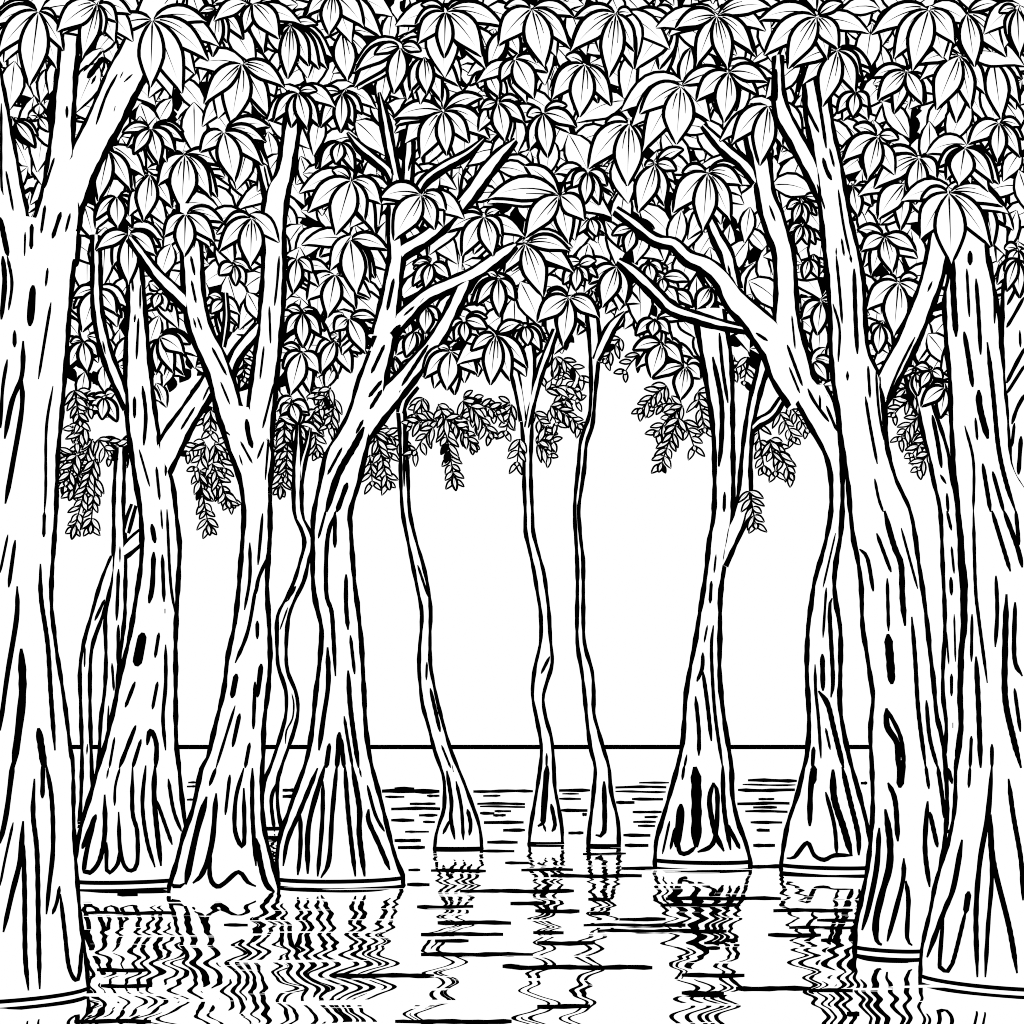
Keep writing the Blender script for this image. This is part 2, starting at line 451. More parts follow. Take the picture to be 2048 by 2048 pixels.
tree('T4', c=1, line=10, label='thick trunk curving up and right into long leafy arms, left of the open middle', base=(3, 835),
     trunk=[(1, 480, 935, 1080), (1, 600, 900, 1060), (1, 800, 830, 1010), (1, 950, 772, 985), (1, 1170, 708, 955), (1, 1350, 620, 868), (1, 1500, 530, 826), (1, 1700, 488, 780), (2, 0, 440, 712), (2, 150, 430, 716), (2, 500, 430, 740),
            (2, 680, 450, 762), (2, 850, 490, 782), (2, 950, 495, 792), (2, 1150, 480, 804), (2, 1350, 455, 814), (2, 1600, 430, 826), (2, 1800, 400, 850), (3, 0, 365, 876), (3, 150, 310, 916), (3, 330, 250, 962),
            (3, 500, 190, 1002), (3, 680, 165, 1052), (3, 810, 170, 1105)],
     limbs=[('P', 1, 0, [(1045, 1330, 60), (1040, 1700, 90), (1060, 1932, 110), (1040, 2080, 115), (1000, 2350, 150), (950, 2560, 170)]),
            ('P', 1, 1, [(1960, -80, 40), (1850, 0, 95), (1650, 140, 95), (1470, 222, 95), (1290, 305, 95), (1120, 460, 110), (1000, 590, 120), (900, 750, 130)]),
            ('P', 1, 1, [(1600, 150, 80), (1540, 290, 95), (1450, 480, 100), (1330, 680, 115), (1150, 900, 135), (1000, 1070, 160), (850, 1230, 200), (760, 1350, 200)]),
            ('P', 1, 0, [(1960, 1060, 30), (1850, 1170, 84), (1740, 1300, 100), (1620, 1470, 100), (1470, 1640, 95), (1280, 1800, 95), (1100, 1910, 100), (1040, 2000, 90)]),
            ('P', 1, 0, [(1760, 1010, 10), (1600, 1160, 50), (1420, 1260, 60), (1280, 1360, 60), (1210, 1460, 50)]),
            ('P', 1, 0, [(930, 700, 14), (970, 900, 60), (1010, 1120, 66), (1060, 1370, 66), (1060, 1500, 60)]),
            ('P', 1, 0, [(1150, 880, 14), (1155, 1080, 66), (1140, 1380, 74), (1100, 1600, 66)]),
            ('P', 1, 0, [(690, 1000, 12), (780, 1110, 56), (900, 1210, 60), (1010, 1310, 60), (1050, 1450, 50)])],
     strokes={(1, 1): '970 670 870 885 24;950 940 850 1065 26;950 1010 860 1155 26;810 1235 755 1340 22;815 1290 750 1420 620 1650 530 1932 46;650 1445 540 1650 20;690 1710 610 1932 34;1045 590 1020 750 970 940 28',
              (1, 2): '530 -20 470 200 18;605 -10 540 200 530 600 570 750 585 950 600 1240 30;595 0 595 270 28;680 470 680 700 695 890 30;712 930 745 1225 24;540 1020 545 1300 510 1550 475 1800 34;695 1195 715 1500 775 1932 34;665 1540 690 1700 730 1932 22;630 1660 610 1932 36;640 1700 665 1932 32;555 1745 530 1932 32',
              (1, 3): '465 0 330 330 240 540 205 740 32;520 -20 400 420 390 800 36;335 350 335 600 315 810 30;505 100 500 400 465 820 30;610 -20 575 350 550 700 490 830 32;670 -20 700 380 750 820 32;725 -20 780 300 780 500 820 820 38;780 0 795 70 16;840 130 900 350 970 480 24;850 310 850 400 930 580 1010 770 34'},
     lstrokes=[{(1, 1): '1040 170 990 410 24'}, {(1, 1): '1265 320 1240 350 12;1195 380 1115 450 16;1090 520 980 640 34'}, {(1, 1): '1300 670 1100 980 26;1480 310 1430 380 30;1090 1010 1080 1030 14'},
               {(1, 0): '1610 1260 1560 1330 1530 1540 24;1560 1330 1558 1400 12'}, {}, {(1, 0): '990 820 1010 1000 16'}, {(1, 0): '1110 980 1095 1150 26;1190 1120 1150 1290 16'}, {}])

tree('T5', c=1, line=8, label='thin snaking S shaped stem between two thick trunks at left', base=(3, 470),
     trunk=[(1, 1280, 312, 326), (1, 1450, 295, 345), (1, 1600, 286, 346), (1, 1932, 288, 348), (2, 120, 335, 395), (2, 200, 362, 428), (2, 270, 362, 430), (2, 350, 340, 402), (2, 520, 290, 362), (2, 650, 230, 300), (2, 780, 165, 250),
            (2, 950, 158, 230), (2, 1150, 165, 230), (2, 1250, 195, 255), (2, 1350, 225, 298), (2, 1450, 230, 316), (2, 1550, 222, 312), (2, 1700, 182, 272), (2, 1850, 135, 218), (3, 0, 105, 190), (3, 110, 62, 162), (3, 300, 45, 165), (3, 440, 60, 190)],
     limbs=[('P', 1, 1, [(410, 1300, 12), (390, 1420, 34), (350, 1560, 44), (320, 1750, 46)])],
     strokes={(1, 2): '300 560 220 680 28;240 720 180 890 12;270 1370 285 1450 275 1560 230 1650 222 1750 12', (1, 3): '150 120 115 250 140 480 26'}, lstrokes=[{}])

tree('TA', c=0, line=8, label='slim two stemmed sapling half hidden between the first two trunks at far left', base=(3, 370),
     trunk=[(1, 1450, 880, 940), (1, 1750, 862, 935), (2, 0, 858, 932), (2, 300, 856, 948), (2, 650, 822, 944), (2, 800, 795, 940), (2, 1100, 800, 905), (2, 1350, 790, 880), (2, 1550, 762, 850), (2, 1750, 752, 820), (3, 0, 740, 800), (3, 350, 700, 800)],
     limbs=[('E', 0, [(2, 330, 840, 870), (2, 520, 765, 850), (2, 780, 690, 775), (2, 1000, 630, 700), (2, 1200, 603, 680), (2, 1500, 610, 680), (2, 1800, 618, 688), (3, 0, 618, 692), (3, 250, 610, 702), (3, 400, 600, 710)]),
            ('P', 0, 1, [(1010, 1880, 34), (975, 1990, 44), (950, 2090, 40)]),
            ('P', 0, 2, [(905, 335, 60), (945, 295, 84), (1010, 235, 92), (1080, 175, 92), (1150, 120, 80)])],
     strokes={(0, 2): '905 260 905 380 12;895 430 880 820 24;893 850 890 1160 24;845 1140 860 1350 18;820 1460 810 1700 14'},
     lstrokes=[{(0, 2): '790 660 715 820 22;640 1010 638 1170 14;660 1750 655 1830 12'}, {}])

tree('T6', c=1, line=7.6, label='slender swaying sapling leaning left, first of the three in the open middle', base=(3, 598),
     trunk=[(1, 900, 1060, 1100), (1, 1100, 1066, 1116), (1, 1300, 1082, 1135), (1, 1500, 1090, 1140), (1, 1700, 1092, 1148), (1, 1932, 1106, 1160), (2, 200, 1142, 1204), (2, 400, 1182, 1262), (2, 600, 1222, 1304), (2, 750, 1250, 1318), (2, 900, 1246, 1314), (2, 1000, 1236, 1313),
            (2, 1150, 1230, 1316), (2, 1250, 1234, 1332), (2, 1450, 1256, 1374), (2, 1620, 1302, 1418), (2, 1800, 1348, 1472), (3, 0, 1394, 1524), (3, 100, 1420, 1566), (3, 300, 1420, 1640), (3, 400, 1390, 1675), (3, 500, 1360, 1696), (3, 590, 1350, 1702)],
     limbs=[('P', 1, 1, [(1210, 980, 40), (1120, 1090, 46), (1090, 1190, 46)])], flat=True,
     strokes={(1, 1): '1120 1110 1118 1740 18', (1, 2): '1290 1130 1285 1270 16;1315 1330 1390 1660 26;1400 1760 1470 1932 16;1220 400 1300 640 18', (1, 3): '1480 -20 1490 30 16;1440 20 1475 250 1470 380 1500 540 28;1465 390 1410 500 22;1510 100 1550 300 1565 545 24;1595 310 1620 420 1610 510 28'}, lstrokes=[{}])

tree('T7', c=2, line=7.6, label='slender sapling with a kinked knee, middle one of the three in the open middle', base=(3, 562),
     trunk=[(1, 560, 66, 136), (1, 750, 52, 170), (1, 1000, 54, 162), (1, 1200, 66, 155), (1, 1400, 84, 146), (1, 1540, 90, 142), (1, 1740, 92, 144), (1, 1932, 100, 154), (2, 150, 102, 160), (2, 280, 130, 192), (2, 450, 166, 238), (2, 600, 190, 260), (2, 750, 214, 278), (2, 900, 220, 286),
            (2, 1000, 212, 294), (2, 1100, 190, 304), (2, 1180, 172, 296), (2, 1330, 155, 250), (2, 1420, 158, 235), (2, 1550, 184, 254), (2, 1700, 212, 296), (2, 1800, 222, 308), (3, 0, 212, 316), (3, 150, 190, 324), (3, 300, 165, 352), (3, 450, 140, 376), (3, 555, 130, 380)],
     limbs=[('P', 2, 1, [(-60, 700, 50), (10, 850, 60), (60, 1050, 60), (90, 1250, 50)]), ('P', 2, 1, [(330, 560, 40), (270, 720, 50), (205, 900, 50), (150, 1100, 50), (110, 1300, 40)])], flat=True,
     strokes={(2, 2): '285 1090 220 1220 22;262 1820 260 1932 16', (2, 3): '265 -20 245 250 230 420 195 440 42;235 420 255 480 20;295 270 325 430 300 480 28'}, lstrokes=[{}, {}])

tree('T8', c=2, line=8, label='slender dark sapling with a bent top, right one of the three in the open middle', base=(3, 580),
     trunk=[(1, 420, 565, 640), (1, 600, 580, 660), (1, 800, 592, 652), (1, 1000, 596, 632), (1, 1200, 584, 616), (1, 1300, 548, 602), (1, 1420, 514, 562), (1, 1600, 500, 546), (1, 1800, 478, 518), (2, 0, 474, 502), (2, 200, 482, 518), (2, 350, 490, 536), (2, 500, 494, 538), (2, 900, 490, 540),
            (2, 1050, 500, 560), (2, 1200, 526, 604), (2, 1350, 544, 616), (2, 1520, 560, 618), (2, 1650, 574, 652), (2, 1800, 596, 694), (3, 0, 628, 732), (3, 180, 616, 748), (3, 350, 598, 790), (3, 450, 584, 804), (3, 570, 576, 806)],
     limbs=[('P', 2, 1, [(850, 425, 14), (760, 525, 64), (690, 660, 70), (630, 790, 50)])], flat=True,
     strokes={(2, 3): '695 100 695 480 630 505 34', (2, 1): '600 760 605 1040 14'}, lstrokes=[{}])

tree('T9', c=2, line=10, label='straight forked trunk with flared ribbed foot, right of the open middle', base=(3, 698),
     trunk=[(1, 420, 1370, 1600), (1, 560, 1400, 1620), (1, 800, 1440, 1655), (1, 1050, 1480, 1664), (1, 1250, 1510, 1665), (1, 1500, 1527, 1668), (1, 1932, 1524, 1668), (2, 200, 1490, 1640), (2, 400, 1470, 1606), (2, 620, 1440, 1574), (2, 800, 1410, 1570), (2, 1000, 1380, 1568), (2, 1200, 1340, 1566), (2, 1400, 1310, 1580),
            (2, 1600, 1298, 1606), (2, 1750, 1285, 1630), (3, 0, 1245, 1656), (3, 200, 1190, 1662), (3, 400, 1130, 1704), (3, 550, 1086, 1760), (3, 680, 1076, 1795)],
     limbs=[('P', 2, 1, [(1930, 620, 60), (1890, 850, 70), (1830, 1080, 66), (1790, 1300, 60), (1765, 1560, 70), (1755, 1800, 95), (1715, 1980, 115), (1650, 2130, 110), (1570, 2330, 90)]),
            ('P', 2, 1, [(2040, 1080, 45), (1960, 1200, 56), (1860, 1260, 60), (1790, 1330, 40)])],
     strokes={(2, 1): '1515 760 1580 1100 1580 1400 1560 1590 34;1565 580 1590 850 1630 1110 24;1605 1780 1600 1932 22', (2, 2): '1540 320 1525 460 14;1505 520 1495 690 24;1475 855 1450 985 14;1520 855 1505 1050 1530 1500 1590 1932 24;1440 1060 1435 1180 1395 1280 26;1440 1200 1475 1450 1505 1730 28;1385 1390 1410 1650 1410 1840 28;1320 1830 1300 1932 18',
              (2, 3): '1300 -20 1285 90 22;1380 -10 1390 100 1392 300 1390 600 70;1390 590 1330 640 1270 640 1248 550 30;1275 270 1265 420 1240 600 54;1230 450 1195 615 24;1190 400 1135 650 18;1520 110 1490 250 1530 480 1600 630 36;1520 110 1550 200 1540 480 1500 590 1400 635 32;1590 -20 1600 300 1650 620 32;1620 420 1720 610 30'},
     lstrokes=[{(2, 1): '1670 1900 1630 2040 1610 2160 24'}, {}])

tree('T10', c=3, line=10, label='leaning trunk whose long crooked arm arches left, just left of the thick right trunks', base=(3, 738),
     trunk=[(1, 1000, 165, 440), (1, 1130, 232, 500), (1, 1280, 312, 535), (1, 1430, 400, 545), (1, 1550, 450, 556), (1, 1700, 475, 562), (2, 0, 474, 560), (2, 200, 440, 545), (2, 350, 400, 518), (2, 530, 350, 500), (2, 700, 325, 514), (2, 900, 300, 546), (2, 1200, 292, 546), (2, 1450, 305, 542),
            (2, 1650, 308, 570), (2, 1850, 290, 612), (3, 0, 268, 634), (3, 200, 220, 690), (3, 400, 152, 742), (3, 550, 120, 775), (3, 720, 94, 800)],
     limbs=[('P', 2, 0, [(780, 1590, 50), (920, 1690, 64), (1080, 1815, 70), (1220, 1845, 80), (1330, 1950, 95), (1470, 2010, 110), (1590, 2120, 130), (1680, 2270, 160), (1790, 2380, 180), (1900, 2500, 215), (2010, 2640, 250), (2080, 2810, 260), (2200, 3010, 250)]),
            ('E', 3, [(0, 900, -190, -60), (0, 1100, -160, -10), (0, 1250, -120, 15), (0, 1480, -80, 48), (0, 1600, -60, 100), (0, 1800, 5, 160), (1, 0, 48, 195), (1, 300, 58, 216), (1, 500, 50, 232), (1, 800, 90, 310), (1, 950, 140, 352), (1, 1080, 220, 470), (1, 1250, 300, 530)]),
            ('P', 2, 1, [(800, 40, 40), (900, 110, 70), (1000, 200, 76), (1120, 320, 74), (1210, 405, 72), (1400, 470, 70), (1580, 520, 60), (1800, 565, 40)]),
            ('P', 2, 0, [(1490, 1660, 60), (1550, 1800, 80), (1620, 1932, 90), (1650, 2060, 90), (1690, 2200, 80)]),
            ('P', 2, 0, [(1440, 950, 30), (1540, 1060, 60), (1640, 1160, 76), (1760, 1260, 76), (1850, 1380, 70)])],
     strokes={(3, 1): '300 1000 350 1100 460 1250 22;390 1050 395 1170 16;440 1130 520 1320 20', (3, 2): '510 160 415 570 14;440 570 415 950 18;485 650 465 750 490 1250 475 1400 30;410 1070 415 1350 34;355 1150 360 1350 380 1550 400 1860 22;380 1350 450 1450 500 1650 570 1932 36;435 1630 470 1795 18;345 1770 335 1932 28',
              (3, 3): '340 -20 320 200 315 440 38;345 -20 345 120 44;435 180 500 430 520 660 28;490 10 500 230 570 450 630 660 46;560 -10 620 250 680 500 685 660 36;140 680 200 672 295 565 350 660 425 693 500 660 640 660 30'},
     lstrokes=[{(3, 1): '145 670 260 980 22;160 840 240 1035 16', (2, 1): '1840 580 1930 640 22'}, {(3, 1): '180 450 205 700 14', (3, 0): '10 1550 55 1670 16'}, {}, {(2, 1): '1630 70 1650 160 16'}, {}])

tree('T11', c=3, line=10, label='tall thick trunk with a V fork, left one of the two thick right trunks', base=(3, 1370),
     trunk=[(0, 350, 250, 420), (0, 700, 275, 455), (0, 900, 288, 480), (0, 1050, 315, 505), (0, 1300, 360, 560), (0, 1600, 395, 608), (0, 1932, 430, 684), (1, 200, 450, 720), (1, 400, 465, 730), (1, 700, 472, 750), (1, 840, 482, 800), (1, 950, 492, 850), (1, 1200, 530, 885), (1, 1450, 560, 898), (1, 1700, 600, 965),
            (2, 0, 620, 1068), (2, 200, 642, 1110), (2, 330, 670, 1126), (2, 550, 700, 1160), (2, 850, 710, 1200), (2, 1050, 740, 1220), (2, 1250, 770, 1245), (2, 1400, 790, 1258), (2, 1550, 776, 1275), (2, 1700, 768, 1310), (3, 0, 780, 1340), (3, 300, 786, 1350), (3, 550, 770, 1330), (3, 800, 740, 1290), (3, 1000, 700, 1250), (3, 1150, 666, 1230), (3, 1340, 652, 1200)],
     limbs=[('P', 3, 1, [(1330, -300, 160), (1290, -60, 165), (1230, 200, 160), (1150, 420, 160), (1060, 640, 160), (950, 850, 165), (860, 1020, 170), (780, 1180, 150)]),
            ('P', 3, 0, [(75, 430, 60), (80, 700, 80), (115, 880, 110), (210, 1060, 110), (300, 1230, 110), (380, 1400, 100), (430, 1550, 70)])],
     strokes={(3, 0): '340 530 400 850 440 1120 24;465 1120 500 1260 18;415 1190 440 1280 480 1360 28;370 1390 430 1580 14;530 1430 570 1700 620 1932 18;555 1800 575 1932 16;515 1870 515 1932 12;265 710 300 830 385 1000 22',
              (3, 1): '515 0 540 250 560 510 20;490 360 540 550 530 800 18;650 95 660 450 675 740 30;620 -10 630 50 20;600 870 600 940 24;755 830 770 1070 20;735 1060 770 1280 825 1570 22;815 870 835 1150 875 1390 18;850 910 875 1200 905 1500 32;805 1680 835 1830 870 1932 20',
              (3, 2): '880 -10 920 150 960 280 1005 400 1015 650 1035 860 40;820 160 930 455 26;1005 120 1130 580 18;690 280 750 350 795 600 28;900 500 910 900 24;905 920 920 1100 935 1300 56;1085 790 1110 1100 1135 1500 1190 1932 30;1195 1420 1220 1700 1280 1932 28;895 1480 900 1620 975 1750 980 1932 42;900 1490 1000 1700 1030 1932 30',
              (3, 3): '1005 -60 1005 20 995 150 58;905 110 960 250 980 555 36;885 310 920 550 915 750 860 950 815 1150 820 1300 860 1335 46;840 450 820 750 760 1050 710 1225 36;1025 680 1020 840 970 1050 900 1310 34;1040 850 1060 1000 1050 1280 1090 1340 32;1205 250 1185 600 1220 900 34;1220 330 1280 600 32;1190 -20 1215 160 24;1280 -20 1320 250 1330 380 30'},
     lstrokes=[{(3, 1): '1110 610 990 850 895 1080 18;1240 190 1205 270 16'}, {(3, 0): '60 520 65 760 22'}])

tree('T12', c=3, line=10, label='massive ribbed trunk at the right edge of the picture, standing nearest on that side', base=(3, 1560),
     trunk=[(0, 1500, 1240, 1640), (1, 0, 1370, 1655), (1, 300, 1328, 1710), (1, 500, 1335, 1745), (1, 700, 1346, 1760), (1, 900, 1368, 1785), (1, 1300, 1382, 1820), (1, 1600, 1402, 1850), (1, 1800, 1420, 1960), (2, 0, 1435, 2040), (2, 300, 1462, 2060), (2, 550, 1484, 2080), (2, 850, 1480, 2110), (2, 1100, 1455, 2130),
            (2, 1500, 1448, 2160), (2, 1650, 1452, 2180), (2, 1800, 1432, 2200), (3, 0, 1405, 2230), (3, 300, 1395, 2280), (3, 560, 1345, 2320), (3, 880, 1245, 2360), (3, 1100, 1200, 2380), (3, 1380, 1134, 2400), (3, 1580, 1120, 2410)],
     limbs=[('E', 3, [(1, 60, 1840, 1990), (1, 150, 1790, 1990), (1, 350, 1768, 1990), (1, 800, 1768, 2000), (1, 1100, 1792, 2020), (1, 1400, 1815, 2040), (1, 1680, 1832, 2050), (2, 0, 1860, 2060), (2, 250, 1900, 2060)])],
     strokes={(3, 1): '1390 -10 1400 300 1420 610 42;1500 95 1520 460 20;1570 170 1590 450 1605 745 28;1480 570 1510 750 1545 990 34;1655 650 1700 1050 1740 1450 1800 1720 1870 1932 32;1590 1010 1600 1150 1660 1380 44;1565 1220 1580 1390 20;1485 1280 1550 1550 1550 1932 20;1620 1565 1680 1932 30;1695 1625 1780 1932 28;1525 -40 1525 70 34;1680 0 1710 300 1710 510 20',
              (3, 2): '1550 -10 1565 550 1590 800 1655 1290 24;1690 -10 1830 450 30;1780 -10 1880 260 1920 420 34;1870 -10 1895 250 28;1720 480 1730 750 1715 1020 28;1800 620 1790 1000 1790 1400 1850 1700 1910 1932 42;1865 680 1860 1100 1920 1240 32;1540 770 1535 1130 22;1570 1090 1590 1500 1605 1932 36;1860 1330 1905 1660 26;1535 1690 1525 1932 24;1690 1750 1690 1932 26',
              (3, 3): '1690 -20 1660 350 1600 700 1570 1100 1580 1580 36;1680 350 1700 700 1820 1200 1880 1550 38;1665 450 1690 800 1660 1200 1640 1580 30;1525 -10 1515 150 22;1815 80 1850 350 1910 700 1925 1000 34;1465 540 1400 900 1330 1080 1200 1430 36;1325 1090 1295 1500 1330 1530 1390 1480 1500 1050 30;1515 930 1490 1100 42;1360 0 1390 120 28'},
     lstrokes=[{(3, 1): '1800 540 1860 440 1932 310 24;1800 960 1870 820 1940 690 28;1800 1040 1870 930 1940 820 22;1840 1270 1880 1150 1940 1040 26;1910 1360 1890 1650 30;1860 1260 1840 1440 22;1805 370 1860 260 1890 120 24;1900 560 1905 690 18'}])

tree('T13', c=3, line=8.5, label='narrow stem squeezed between the two thick right trunks', base=(3, 500),
     trunk=[(1, 900, 1060, 1170), (1, 1100, 1120, 1230), (1, 1300, 1160, 1300), (1, 1500, 1210, 1360), (1, 1700, 1250, 1390), (2, 0, 1300, 1430), (2, 400, 1318, 1450), (2, 700, 1332, 1468), (2, 900, 1334, 1465), (2, 1200, 1320, 1445), (2, 1400, 1322, 1445), (2, 1600, 1345, 1450), (2, 1800, 1335, 1430), (3, 0, 1310, 1430), (3, 460, 1280, 1450)],
     limbs=[('P', 3, 1, [(1040, 760, 40), (1060, 900, 50), (1100, 1060, 60), (1150, 1200, 50)])],
     strokes={(3, 1): '1350 1790 1360 1932 22;1240 1200 1280 1400 1310 1600 30;1300 1650 1345 1720 20', (3, 2): '1350 -10 1385 140 22;1385 260 1405 465 18;1380 490 1385 630 26;1405 770 1415 1130 14;1345 900 1365 1150 14;1385 1220 1385 1390 22;1395 1590 1395 1630 16'}, lstrokes=[{}])

